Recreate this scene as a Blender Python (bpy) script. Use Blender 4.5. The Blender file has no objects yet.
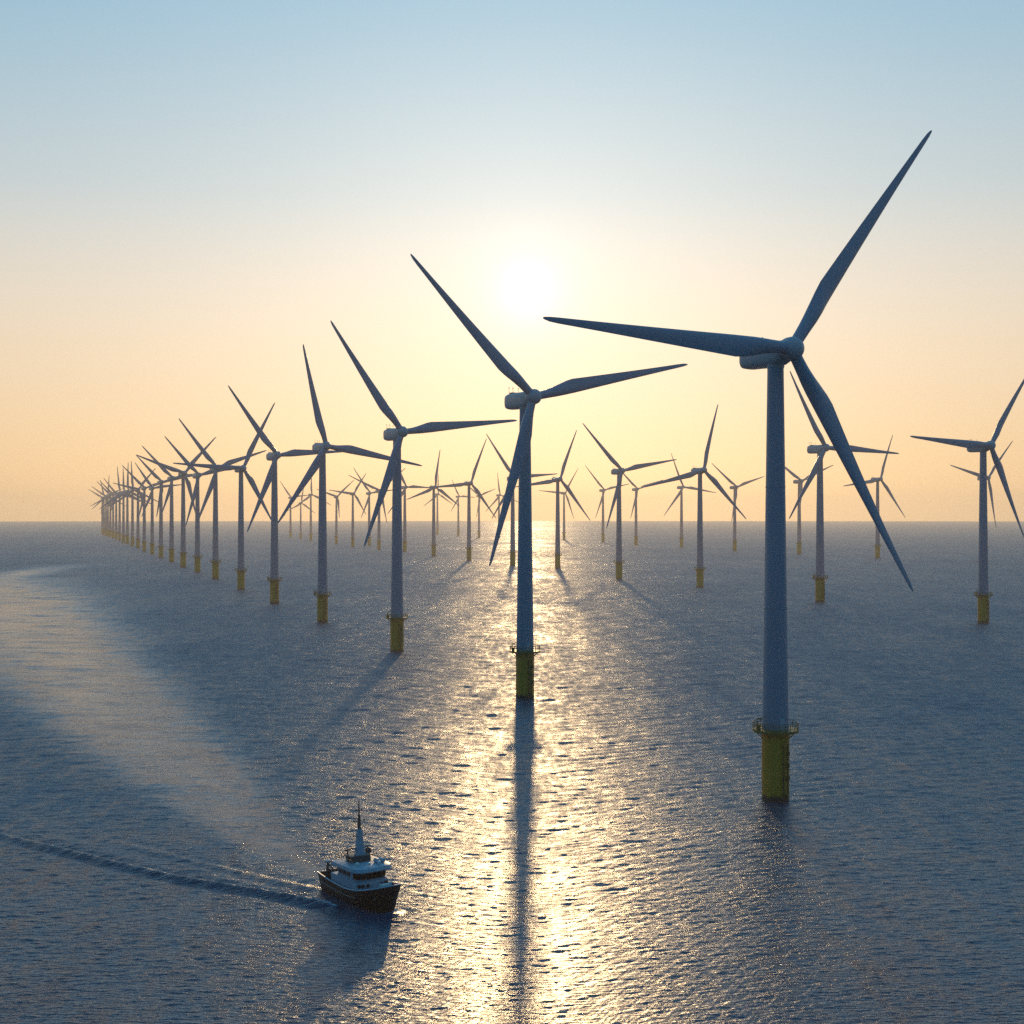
import bpy, bmesh, math, random
import numpy as np
from mathutils import Vector, Matrix

random.seed(7)
R = math.radians
scene = bpy.context.scene
col = scene.collection

# ------------------------------------------------------------------ camera
F_PX = 1400.0            # focal length in pixels of the 1024 frame
CAM_H = 56.0             # metres above the sea
Y_LEVEL = 514.0          # image row of the true level line
cam_d = bpy.data.cameras.new('camera')
cam_d.sensor_width = 36.0
cam_d.lens = 36.0 * F_PX / 1024.0
cam_d.shift_y = (Y_LEVEL - 512.0) / 1024.0
cam_d.clip_start = 1.0
cam_d.clip_end = 60000.0
cam = bpy.data.objects.new('camera', cam_d)
cam.location = (0, 0, CAM_H)
cam.rotation_euler = (R(90), 0, 0)
col.objects.link(cam)
scene.camera = cam

# ------------------------------------------------------------------ light
SUN_EL = math.atan((Y_LEVEL - 291.0) / F_PX)
SUN_AZ = math.atan((528.0 - 512.0) / F_PX)          # east of +Y
SUN_DIR = Vector((math.sin(SUN_AZ) * math.cos(SUN_EL), math.cos(SUN_AZ) * math.cos(SUN_EL), math.sin(SUN_EL)))
sun_d = bpy.data.lights.new('sun', 'SUN')
sun_d.energy = 1.2
sun_d.angle = R(1.1)
sun_d.color = (1.0, 0.67, 0.33)
sun = bpy.data.objects.new('sun', sun_d)
sun.rotation_euler = (-SUN_DIR).to_track_quat('-Z', 'Y').to_euler()
sun.location = SUN_DIR * 300
col.objects.link(sun)

world = bpy.data.worlds.new('World')
scene.world = world
world.use_nodes = True
wn = world.node_tree.nodes
wl = world.node_tree.links
wn.clear()


def wmath(op, a, b=None, c=None):
    n = wn.new('ShaderNodeMath')
    n.operation = op
    for i, v in enumerate((a, b, c)):
        if v is None:
            continue
        if isinstance(v, (int, float)):
            n.inputs[i].default_value = v
        else:
            wl.new(v, n.inputs[i])
    return n.outputs[0]


w_out = wn.new('ShaderNodeOutputWorld')
w_bg = wn.new('ShaderNodeBackground')
w_tc = wn.new('ShaderNodeTexCoord')
w_sep = wn.new('ShaderNodeSeparateXYZ')
wl.new(w_tc.outputs['Generated'], w_sep.inputs[0])
w_z = wmath('MAXIMUM', w_sep.outputs['Z'], 0.012)   # the sky just above the horizon also fills the sliver under it
w_cmb = wn.new('ShaderNodeCombineXYZ')
wl.new(w_sep.outputs['X'], w_cmb.inputs[0])
wl.new(w_sep.outputs['Y'], w_cmb.inputs[1])
wl.new(w_z, w_cmb.inputs[2])
w_nrm = wn.new('ShaderNodeVectorMath')
w_nrm.operation = 'NORMALIZE'
wl.new(w_cmb.outputs[0], w_nrm.inputs[0])
w_sky = wn.new('ShaderNodeTexSky')
w_sky.sky_type = 'NISHITA'
w_sky.sun_disc = False
w_sky.sun_elevation = SUN_EL
w_sky.sun_rotation = SUN_AZ
w_sky.altitude = 50
w_sky.air_density = 1.0
w_sky.dust_density = 0.6
w_sky.ozone_density = 2.0
wl.new(w_nrm.outputs[0], w_sky.inputs['Vector'])
def wramp(points, fac):
    r = wn.new('ShaderNodeValToRGB')
    r.color_ramp.interpolation = 'B_SPLINE'
    for i, (p, c) in enumerate(points):
        e = r.color_ramp.elements[i] if i < 2 else r.color_ramp.elements.new(p)
        e.position = p
        e.color = (*c, 1)
    wl.new(fac, r.inputs[0])
    return r.outputs[0]


def wmix(mode, fac, a, b):
    n = wn.new('ShaderNodeMix')
    n.data_type = 'RGBA'
    n.blend_type = mode
    n.clamp_factor = False
    for key, v in (('Factor', fac), ('A', a), ('B', b)):
        if isinstance(v, tuple):
            n.inputs[key].default_value = (*v, 1)
        elif isinstance(v, (int, float)):
            n.inputs[key].default_value = v
        else:
            wl.new(v, n.inputs[key])
    return n.outputs['Result']


# evening air by elevation: towards the sun a warm band under pale blue, away from it plain blue
w_el = wmath('POWER', w_z, 0.5)
SUNWARD = [(0.0, (0.84, 0.50, 0.23)), (0.22, (0.86, 0.56, 0.29)), (0.34, (0.82, 0.64, 0.45)), (0.41, (0.72, 0.65, 0.55)), (0.47, (0.52, 0.60, 0.62)),
           (0.587, (0.26, 0.49, 0.64)), (0.77, (0.06, 0.38, 0.66)), (1.0, (0.02, 0.25, 0.50))]
AWAY = [(0.0, (0.035, 0.15, 0.25)), (0.35, (0.015, 0.15, 0.30)), (0.77, (0.01, 0.15, 0.33)), (1.0, (0.02, 0.16, 0.34))]
w_sw = wramp(SUNWARD, w_el)
w_aw = wramp(AWAY, w_el)
w_az = wn.new('ShaderNodeVectorMath')
w_az.operation = 'DOT_PRODUCT'
wl.new(w_nrm.outputs[0], w_az.inputs[0])
w_az.inputs[1].default_value = (math.sin(SUN_AZ), math.cos(SUN_AZ), 0)
w_azf = wn.new('ShaderNodeMapRange')
w_azf.interpolation_type = 'SMOOTHSTEP'
w_azf.inputs['From Min'].default_value = -0.25
w_azf.inputs['From Max'].default_value = 0.93
wl.new(w_az.outputs['Value'], w_azf.inputs['Value'])
w_air = wmix('MIX', w_azf.outputs[0], w_aw, w_sw)
# light scattered forward round the sun
w_dot = wn.new('ShaderNodeVectorMath')
w_dot.operation = 'DOT_PRODUCT'
wl.new(w_nrm.outputs[0], w_dot.inputs[0])
w_dot.inputs[1].default_value = SUN_DIR
w_th = wmath('ARCCOSINE', wmath('MINIMUM', w_dot.outputs['Value'], 0.999999))


def halo(width, power):
    return wmath('EXPONENT', wmath('MULTIPLY', wmath('POWER', wmath('DIVIDE', w_th, R(width)), power), -1.0))


w_air = wmix('ADD', halo(16.0, 1.5), w_air, (0.20, 0.17, 0.14))
w_air = wmix('ADD', halo(5.5, 1.0), w_air, (0.12, 0.12, 0.13))
w_air = wmix('ADD', halo(1.05, 1.1), w_air, (0.55, 0.54, 0.52))
# physical sky under it (scaled to the background strength of 0.1)
w_air = wmix('MULTIPLY', 1.0, w_air, (10.0, 10.0, 10.0))
w_col = wmix('MIX', 0.12, w_air, w_sky.outputs[0])
wl.new(w_col, w_bg.inputs['Color'])
w_bg.inputs['Strength'].default_value = 0.10
wl.new(w_bg.outputs[0], w_out.inputs['Surface'])

scene.view_settings.view_transform = 'Standard'
scene.view_settings.look = 'None'
scene.view_settings.exposure = 0.04
scene.view_settings.gamma = 1.0
scene.view_settings.use_curve_mapping = False
scene.render.engine = 'CYCLES'
scene.cycles.use_denoising = False        # a denoiser wipes the fine sparkle off the sea; the grain left is film-like
scene.cycles.max_bounces = 6
scene.cycles.glossy_bounces = 3
scene.cycles.volume_bounces = 1
world.cycles.sampling_method = 'NONE'     # a smooth dome: cosine sampling is cleaner than picking sky directions
scene.cycles.sample_clamp_indirect = 0.8
scene.cycles.caustics_reflective = False
scene.cycles.caustics_refractive = False

# ------------------------------------------------------------------ helpers


def at(px, py):
    """sea point seen at a pixel of the photograph"""
    d = CAM_H * F_PX / (py - Y_LEVEL)
    return Vector(((px - 512.0) * d / F_PX, d, 0.0))


def new_mat(name, color, rough=0.5, metal=0.0, coat=0.0, vary=0.12, scale=1.5, stretch=(1, 1, 1), bump=0.0):
    m = bpy.data.materials.new(name)
    m.use_nodes = True
    nt = m.node_tree
    b = nt.nodes['Principled BSDF']
    b.inputs['Metallic'].default_value = metal
    b.inputs['Coat Weight'].default_value = coat
    tc = nt.nodes.new('ShaderNodeTexCoord')
    mp = nt.nodes.new('ShaderNodeMapping')
    mp.inputs['Scale'].default_value = stretch
    nz = nt.nodes.new('ShaderNodeTexNoise')
    nz.inputs['Scale'].default_value = scale
    nz.inputs['Detail'].default_value = 6
    nt.links.new(tc.outputs['Object'], mp.inputs[0])
    nt.links.new(mp.outputs[0], nz.inputs['Vector'])
    rp = nt.nodes.new('ShaderNodeValToRGB')
    lo = [max(0.0, c * (1 - vary)) for c in color]
    hi = [min(1.0, c * (1 + vary)) for c in color]
    rp.color_ramp.elements[0].position = 0.3
    rp.color_ramp.elements[0].color = (*lo, 1)
    rp.color_ramp.elements[1].position = 0.7
    rp.color_ramp.elements[1].color = (*hi, 1)
    nt.links.new(nz.outputs['Fac'], rp.inputs[0])
    nt.links.new(rp.outputs[0], b.inputs['Base Color'])
    mr = nt.nodes.new('ShaderNodeMapRange')
    mr.inputs['To Min'].default_value = max(0.02, rough - 0.08)
    mr.inputs['To Max'].default_value = min(1.0, rough + 0.08)
    nt.links.new(nz.outputs['Fac'], mr.inputs['Value'])
    nt.links.new(mr.outputs[0], b.inputs['Roughness'])
    if bump:
        bp = nt.nodes.new('ShaderNodeBump')
        bp.inputs['Strength'].default_value = bump
        bp.inputs['Distance'].default_value = 0.02
        nt.links.new(nz.outputs['Fac'], bp.inputs['Height'])
        nt.links.new(bp.outputs[0], b.inputs['Normal'])
    return m


def link(name, bm, mats, parent=None, smooth=True, angle=40):
    me = bpy.data.meshes.new(name)
    bmesh.ops.recalc_face_normals(bm, faces=bm.faces)
    bm.to_mesh(me)
    bm.free()
    for m in (mats if isinstance(mats, (list, tuple)) else [mats]):
        me.materials.append(m)
    if smooth:
        me.polygons.foreach_set('use_smooth', [True] * len(me.polygons))
        me.set_sharp_from_angle(angle=R(angle))
    o = bpy.data.objects.new(name, me)
    col.objects.link(o)
    if parent is not None:
        o.parent = parent
    return o


def lathe(bm, prof, seg=32, cx=0.0, cy=0.0, cap=True):
    rings = []
    for r, z in prof:
        rings.append([bm.verts.new((cx + r * math.cos(2 * math.pi * k / seg), cy + r * math.sin(2 * math.pi * k / seg), z)) for k in range(seg)])
    for a, b in zip(rings[:-1], rings[1:]):
        for k in range(seg):
            bm.faces.new((a[k], a[(k + 1) % seg], b[(k + 1) % seg], b[k]))
    if cap:
        bm.faces.new(rings[0])
        bm.faces.new(rings[-1])
    return rings


def tube(bm, p, q, r0, r1=None, seg=8):
    r1 = r0 if r1 is None else r1
    p, q = Vector(p), Vector(q)
    d = (q - p).normalized()
    u = d.orthogonal().normalized()
    v = d.cross(u)
    a = [bm.verts.new(p + (u * math.cos(2 * math.pi * k / seg) + v * math.sin(2 * math.pi * k / seg)) * r0) for k in range(seg)]
    b = [bm.verts.new(q + (u * math.cos(2 * math.pi * k / seg) + v * math.sin(2 * math.pi * k / seg)) * r1) for k in range(seg)]
    for k in range(seg):
        bm.faces.new((a[k], a[(k + 1) % seg], b[(k + 1) % seg], b[k]))
    bm.faces.new(a)
    bm.faces.new(b)


def loft(bm, rings, cap=True):
    vs = [[bm.verts.new(p) for p in r] for r in rings]
    n = len(vs[0])
    for a, b in zip(vs[:-1], vs[1:]):
        for k in range(n):
            bm.faces.new((a[k], a[(k + 1) % n], b[(k + 1) % n], b[k]))
    if cap:
        bm.faces.new(vs[0])
        bm.faces.new(vs[-1])
    return vs


def box(bm, c, s, bevel=0.0, rz=0.0):
    bt = bmesh.new()
    bmesh.ops.create_cube(bt, size=1.0)
    bmesh.ops.scale(bt, vec=s, verts=bt.verts)
    if bevel:
        bmesh.ops.bevel(bt, geom=bt.edges[:], offset=bevel, segments=2, affect='EDGES', profile=0.6)
    bmesh.ops.rotate(bt, cent=(0, 0, 0), matrix=Matrix.Rotation(rz, 3, 'Z'), verts=bt.verts)
    bmesh.ops.translate(bt, vec=c, verts=bt.verts)
    me = bpy.data.meshes.new('tmp')
    bt.to_mesh(me)
    bt.free()
    bm.from_mesh(me)
    bpy.data.meshes.remove(me)


def tag(o, label=None, cat=None, group=None, kind=None):
    if label:
        o['label'] = label
    if cat:
        o['category'] = cat
    if group:
        o['group'] = group
    if kind:
        o['kind'] = kind


# ------------------------------------------------------------------ sea
def build_sea():
    h = CAM_H
    # azimuth samples: fine over the part the photograph sees, coarse behind
    fine = np.arange(-27.0, 27.0001, 0.036)
    coarse = np.linspace(27.0, 333.0, 62)[1:-1]
    az = np.radians(np.concatenate([fine, coarse]))
    # radii: even steps in depression angle
    inv = np.linspace(1 / 118.0, 1 / 11200.0, 1500)
    rr = np.concatenate([[8, 20, 35, 50, 62, 74, 84, 93, 101, 108, 113.5], 1 / inv])
    nr, na = len(rr), len(az)
    RR, AA = np.meshgrid(rr, az, indexing='ij')
    X = (RR * np.sin(AA)).astype(np.float32)
    Y = (RR * np.cos(AA)).astype(np.float32)
    Z = np.zeros_like(X)
    dr = np.gradient(rr)
    dr[:11] = 9
    rng = np.random.default_rng(11)
    NFINE = len(fine)

    # --- wake of the boat and slick, in world coordinates
    def poly(pts):
        return [at(px, py).xy for px, py in pts]

    def curve(ctrl, n=60):
        """Catmull-Rom through control points -> (n*k,2) array + parameter"""
        c = [Vector(p) for p in ctrl]
        c = [c[0] * 2 - c[1]] + c + [c[-1] * 2 - c[-2]]
        out = []
        for i in range(1, len(c) - 2):
            for k in range(n):
                t = k / n
                p = 0.5 * ((2 * c[i]) + (c[i + 1] - c[i - 1]) * t + (2 * c[i - 1] - 5 * c[i] + 4 * c[i + 1] - c[i + 2]) * t * t + (3 * c[i] - c[i - 1] - 3 * c[i + 1] + c[i + 2]) * t ** 3)
                out.append(p)
        return np.array([(p.x, p.y) for p in out], dtype=np.float32)

    def dist_to(cv, mask):
        """signed distance (left positive) and arc parameter 0..1 for masked points"""
        px, py = X[mask], Y[mask]
        best = np.full(px.shape, 1e9, np.float32)
        sgn = np.zeros(px.shape, np.float32)
        par = np.zeros(px.shape, np.float32)
        m = len(cv) - 1
        for i in range(m):
            ax, ay = cv[i]
            bx, by = cv[i + 1]
            ex, ey = bx - ax, by - ay
            L2 = ex * ex + ey * ey + 1e-9
            t = np.clip(((px - ax) * ex + (py - ay) * ey) / L2, 0, 1)
            dx, dy = px - ax - t * ex, py - ay - t * ey
            d2 = dx * dx + dy * dy
            w = d2 < best
            best[w] = d2[w]
            cr = ex * dy - ey * dx
            sgn[w] = np.sign(cr[w])
            par[w] = (i + t[w]) / m
        return np.sqrt(best) * sgn, par

    slick = np.zeros_like(X)
    foam = np.zeros_like(X)
    near = (RR < 1300) & (np.abs(AA) < R(27))
    # pale trail left by the boat, seen curving back up the left side
    ctrl = [(352, 892), (318, 874), (262, 838), (200, 784), (125, 720), (58, 660), (8, 618), (-40, 588), (-95, 566)]
    width = [1.0, 2.0, 5, 11, 19, 30, 50, 80, 120]
    cv = curve(poly(ctrl), 16)
    sd, pr = dist_to(cv, near)
    wv = np.interp(pr, np.linspace(0, 1, len(width)), width)
    slick[near] = np.exp(-(np.abs(sd) / wv) ** 2.8) * np.interp(pr, [0, 0.15, 0.4, 0.8, 1], [0.7, 0.75, 1, 1, 0.6])
    mid = (RR > 900) & (RR < 2200) & (np.abs(AA) < R(27))
    sd, pr = dist_to(curve(poly([(-40, 585), (15, 575), (60, 567), (120, 562)]), 12), mid)
    slick[mid] = np.maximum(slick[mid], 0.7 * np.exp(-(np.abs(sd) / 28) ** 2) * np.interp(pr, [0, 0.4, 1], [1, 1, 0]))
    # --- wave field: sum of long-crested components, dropped where the mesh cannot carry them
    ncomp = 150
    lam = 0.55 * (150.0 / 0.55) ** ((np.arange(ncomp) + rng.random(ncomp)) / ncomp)
    S_OCT = 0.0066
    octs = math.log2(150 / 0.55)
    s_each = math.sqrt(2 * S_OCT * octs / ncomp)
    calm = 1 - 0.5 * slick
    pxm = rr * rr / (CAM_H * F_PX)             # depth covered by one picture row
    for L in lam:
        spread = R(np.interp(math.log(L), [math.log(1), math.log(5), math.log(30)], [30, 24, 42]))
        th = R(97) + rng.normal() * spread          # travel direction, crests nearly across the view
        k = 2 * math.pi / L
        x = L / pxm
        fade = np.interp(x, [1.1, 1.8, 4.2, 10.0], [0.0, 1.0, 1.0, 0.16]) * np.clip((L / dr - 2.2) / 0.8, 0, 1)
        rows = np.where(fade > 0)[0]
        if len(rows) == 0:
            continue
        a0, a1 = rows[0], rows[-1] + 1
        amp = s_each / k * float(np.interp(math.log(L), [math.log(q) for q in (1.5, 5, 12, 30, 100)], [1.0, 0.8, 0.55, 0.28, 0.14]))
        ph = k * (X[a0:a1, :NFINE] * math.cos(th) + Y[a0:a1, :NFINE] * math.sin(th)) + rng.random() * 6.283
        w = amp * np.sin(ph)
        if L < 16:
            w *= calm[a0:a1, :NFINE]
        Z[a0:a1, :NFINE] += w * fade[a0:a1, None]
    lamres = np.maximum(0.7, 2.6 * dr)
    var = S_OCT * np.interp(np.log2(lamres), np.log2([0.42, 1.6, 4.0, 9.0, 130.0]), [0.03, 1.6, 2.5, 2.8, 3.4])
    rough = np.sqrt(np.sqrt(2 * var))
    lod = np.repeat(rough[:, None], na, 1).astype(np.float32)
    # --- bow and stern waves (thin ridges)
    near2 = (RR < 330) & (np.abs(AA) < R(27)) & (RR > 110)

    def ridge(ctrl, hgt, w, seg=14, foam_amt=0.0, profile=None):
        cvr = curve(poly(ctrl), seg)
        s, p = dist_to(cvr, near2)
        env = np.interp(p, [0, 0.05, 0.8, 1], [0.6, 1, 0.7, 0.0]) if profile is None else np.interp(p, *profile)
        Z[near2] += hgt * env * np.exp(-(s / w) ** 2) * (1 - 0.0 * s)
        Z[near2] -= 0.45 * hgt * env * np.exp(-((np.abs(s) - 2.1 * w) / w) ** 2)
        if foam_amt:
            foam[near2] = np.maximum(foam[near2], foam_amt * np.exp(-(s / (w * 0.8)) ** 2) * np.interp(p, [0, 0.3, 1], [1, 0.4, 0]))

    ridge([(335, 907), (312, 902.5), (260, 892), (167, 875.5), (89, 857.5), (0, 836), (-70, 818)], 0.62, 0.9, foam_amt=0.75)
    ridge([(322, 890), (275, 880), (230, 870), (150, 851), (80, 835)], 0.22, 0.9)
    ridge([(330, 884), (314, 874), (292, 858), (266, 838)], 0.10, 1.3, foam_amt=1.0)      # churned water astern
    # foam along the hull and under the bow
    ridge([(396, 911), (388, 914.5), (374, 914), (356, 908.5)], 0.26, 0.8, foam_amt=1.2, profile=([0, .3, 1], [1, .8, .2]))
    ridge([(350, 908), (332, 902), (322, 897)], 0.10, 0.4, foam_amt=0.6)
    # --- mesh
    me = bpy.data.meshes.new('sea')
    nv = nr * na + 1
    co = np.empty((nv, 3), np.float32)
    co[:-1, 0] = X.ravel()
    co[:-1, 1] = Y.ravel()
    co[:-1, 2] = Z.ravel()
    co[-1] = (0, 0, 0)
    i = np.arange(nr - 1)[:, None] * na
    j = np.arange(na)[None, :]
    j2 = (j + 1) % na
    quads = np.stack([i + j, i + na + j, i + na + j2, i + j2], -1).reshape(-1, 4)
    quads = quads[:, ::-1]
    tri = np.stack([np.full(na, nv - 1), np.arange(na), (np.arange(na) + 1) % na], -1)[:, ::-1]
    loops = np.concatenate([quads.ravel(), tri.ravel()]).astype(np.int32)
    starts = np.concatenate([np.arange(len(quads)) * 4, len(quads) * 4 + np.arange(na) * 3]).astype(np.int32)
    me.vertices.add(nv)
    me.vertices.foreach_set('co', co.ravel())
    me.loops.add(len(loops))
    me.loops.foreach_set('vertex_index', loops)
    me.polygons.add(len(starts))
    me.polygons.foreach_set('loop_start', starts)
    me.update(calc_edges=True)
    me.polygons.foreach_set('use_smooth', np.ones(len(starts), bool))
    for nm, arr in (('slick', slick), ('unresolved', lod), ('foam', foam)):
        a = me.attributes.new(nm, 'FLOAT', 'POINT')
        full = np.zeros(nv, np.float32)
        full[:-1] = arr.ravel()
        if nm == 'unresolved':
            full[-1] = 0.4
        a.data.foreach_set('value', full)
    # --- water material
    m = bpy.data.materials.new('sea_water')
    m.use_nodes = True
    nt = m.node_tree
    N, L = nt.nodes, nt.links
    N.remove(N['Principled BSDF'])
    gl = N.new('ShaderNodeBsdfGlossy')             # Gaussian slopes, as on real water
    gl.distribution = 'BECKMANN'
    body = N.new('ShaderNodeBsdfDiffuse')          # light coming back out of the water
    fr = N.new('ShaderNodeLayerWeight')
    fr.inputs['Blend'].default_value = 0.5
    surf = N.new('ShaderNodeMixShader')
    L.new(body.outputs[0], surf.inputs[1])
    L.new(gl.outputs[0], surf.inputs[2])
    gl.inputs['Anisotropy'].default_value = 0.44   # steeper along the wind than across it
    tg = N.new('ShaderNodeCombineXYZ')
    tg.inputs[0].default_value = 1.0
    L.new(tg.outputs[0], gl.inputs['Tangent'])
    L.new(surf.outputs[0], N['Material Output'].inputs['Surface'])
    tc = N.new('ShaderNodeTexCoord')

    def noise(scale, stretch, detail=3.0, rough=0.55, rot=0.0):
        mp = N.new('ShaderNodeMapping')
        mp.inputs['Scale'].default_value = stretch
        mp.inputs['Rotation'].default_value = (0, 0, rot)
        L.new(tc.outputs['Object'], mp.inputs[0])
        n = N.new('ShaderNodeTexNoise')
        n.inputs['Scale'].default_value = scale
        n.inputs['Detail'].default_value = detail
        n.inputs['Roughness'].default_value = rough
        L.new(mp.outputs[0], n.inputs['Vector'])
        return n.outputs['Fac']

    def mth(op, a, b_=None, c=None, clamp=False):
        n = N.new('ShaderNodeMath')
        n.operation = op
        n.use_clamp = clamp
        for q, v in enumerate((a, b_, c)):
            if v is None:
                continue
            if isinstance(v, (int, float)):
                n.inputs[q].default_value = v
            else:
                L.new(v, n.inputs[q])
        return n.outputs[0]

    def attr(nm):
        n = N.new('ShaderNodeAttribute')
        n.attribute_name = nm
        return n.outputs['Fac']

    sl, un, fo = attr('slick'), attr('unresolved'), attr('foam')
    gust = noise(0.03, (1, 0.22, 1), 5, 0.65, 0.12)
    gust2 = noise(0.16, (1, 0.3, 1), 4, 0.65, -0.2)
    gust4 = noise(0.55, (1, 0.3, 1), 2, 0.6, 0.1)
    gust3 = noise(0.0035, (0.5, 1, 1), 3, 0.55, 0.05)
    # the trail is broken up by the breeze
    brk = noise(0.09, (0.35, 1.0, 1), 6, 0.72, 0.2)
    sls = mth('MULTIPLY', sl, mth('MULTIPLY_ADD', brk, 4.5, -1.3, clamp=True), clamp=True)
    g = mth('ADD', mth('ADD', mth('MULTIPLY', mth('SUBTRACT', gust, 0.5), 0.8), mth('MULTIPLY', mth('SUBTRACT', gust3, 0.5), 0.5)), mth('ADD', mth('MULTIPLY', mth('SUBTRACT', gust2, 0.5), 1.1), mth('MULTIPLY', mth('SUBTRACT', gust4, 0.5), 1.0)))
    ro = mth('MULTIPLY', mth('MULTIPLY', un, 1.15), mth('ADD', mth('SUBTRACT', 1.0, mth('MULTIPLY', sls, 0.86)), mth('MULTIPLY', g, mth('SUBTRACT', 1.0, mth('MULTIPLY', sls, 0.8)))))
    ro = mth('MINIMUM', mth('MAXIMUM', ro, 0.12), 0.8)
    # breaking foam
    fn = noise(2.2, (1, 1, 1), 5, 0.65)
    fm = mth('MULTIPLY', mth('SUBTRACT', mth('ADD', fo, fn), 0.95), 3.0, clamp=True)
    mixc = N.new('ShaderNodeMix')
    mixc.data_type = 'RGBA'
    L.new(fm, mixc.inputs['Factor'])
    mixc.inputs['A'].default_value = (0.001, 0.062, 0.112, 1)
    mixc.inputs['B'].default_value = (0.62, 0.66, 0.68, 1)
    # milky, aerated water left in the wake
    milk = noise(0.16, (0.35, 1.2, 1), 5, 0.65, 0.35)
    mk = mth('MULTIPLY', sl, mth('MULTIPLY_ADD', milk, 1.2, -0.25), clamp=True)
    mixm = N.new('ShaderNodeMix')
    mixm.data_type = 'RGBA'
    L.new(mk, mixm.inputs['Factor'])
    L.new(mixc.outputs['Result'], mixm.inputs['A'])
    mixm.inputs['B'].default_value = (0.50, 0.54, 0.54, 1)
    L.new(mixm.outputs['Result'], body.inputs['Color'])
    L.new(mth('ADD', ro, mth('MULTIPLY', fm, 0.3), clamp=True), gl.inputs['Roughness'])
    # Fresnel at the facets one actually sees: slopes too small to model turn towards the viewer
    cosv = mth('SUBTRACT', 1.0, fr.outputs['Facing'])
    lift = mth('MULTIPLY', mth('MULTIPLY', mth('MULTIPLY', un, un), 0.5), mth('SUBTRACT', 1.0, mth('MULTIPLY', sls, 0.95)))
    q = mth('SUBTRACT', 1.0, mth('ADD', cosv, lift), clamp=True)
    fe = mth('MULTIPLY_ADD', mth('POWER', q, 5.0), 0.98, 0.02)
    L.new(mth('MULTIPLY', fe, mth('SUBTRACT', 1.0, fm)), surf.inputs[0])
    # capillary ripples
    r1 = noise(1.5, (0.26, 1.4, 1), 4, 0.6, 0.06)
    r2 = noise(4.0, (0.34, 1.3, 1), 2, 0.5, -0.08)
    r0 = noise(0.5, (0.3, 1.4, 1), 3, 0.6, -0.05)
    hgt = mth('ADD', mth('ADD', mth('MULTIPLY', r1, 0.46), mth('MULTIPLY', r2, 0.13)), mth('MULTIPLY', r0, 0.25))
    hgt = mth('MULTIPLY', hgt, mth('SUBTRACT', 1.0, mth('MULTIPLY', sls, 0.62)))
    bp = N.new('ShaderNodeBump')
    bp.inputs['Strength'].default_value = 0.8
    bp.inputs['Distance'].default_value = 1.0
    L.new(hgt, bp.inputs['Height'])
    for n in (gl, fr, body):
        L.new(bp.outputs[0], n.inputs['Normal'])
    me.materials.append(m)
    o = bpy.data.objects.new('sea', me)
    col.objects.link(o)
    tag(o, kind='structure')
    return o


build_sea()

# ------------------------------------------------------------------ air
HAZE_DENSITY = 0.00010


def build_haze():
    bm = bmesh.new()
    bmesh.ops.create_cube(bm, size=1.0)
    zb, zt = -3.5, 190.0
    bmesh.ops.scale(bm, vec=(24400, 24400, zt - zb), verts=bm.verts)
    bmesh.ops.translate(bm, vec=(0, 0, (zb + zt) / 2), verts=bm.verts)
    m = bpy.data.materials.new('sea_air')
    m.use_nodes = True
    nt = m.node_tree
    nt.nodes.remove(nt.nodes['Principled BSDF'])
    v = nt.nodes.new('ShaderNodeVolumePrincipled')
    v.inputs['Color'].default_value = (1.0, 0.88, 0.72, 1)
    v.inputs['Density'].default_value = HAZE_DENSITY
    v.inputs['Anisotropy'].default_value = 0.56
    nt.links.new(v.outputs[0], nt.nodes['Material Output'].inputs['Volume'])
    o = link('haze', bm, m, smooth=False)
    tag(o, kind='stuff')


build_haze()

# ------------------------------------------------------------------ wind turbines
HUB_Z = 90.0
BLADE = 56.0
OVERHANG = 4.7
PLAT_Z = 14.2
YAW = R(32)
AX = Vector((math.sin(YAW), -math.cos(YAW), 0))      # from tower towards the rotor
AU = Vector((math.cos(YAW), math.sin(YAW), 0))       # in the rotor plane, to the right

MAT_TOWER = new_mat('tower_paint', (0.22, 0.32, 0.40), 0.42, vary=0.06, scale=0.25, stretch=(1, 1, 0.15))
MAT_BLADE = new_mat('blade_gelcoat', (0.27, 0.36, 0.44), 0.35, vary=0.05, scale=0.2)
MAT_GREY = new_mat('nacelle_shell', (0.46, 0.48, 0.50), 0.4, vary=0.06, scale=0.5)
MAT_RAIL = new_mat('rail_paint', (0.20, 0.14, 0.02), 0.5, vary=0.2, scale=1.2)
MAT_DARK = new_mat('dark_fitting', (0.05, 0.05, 0.055), 0.5)


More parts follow.
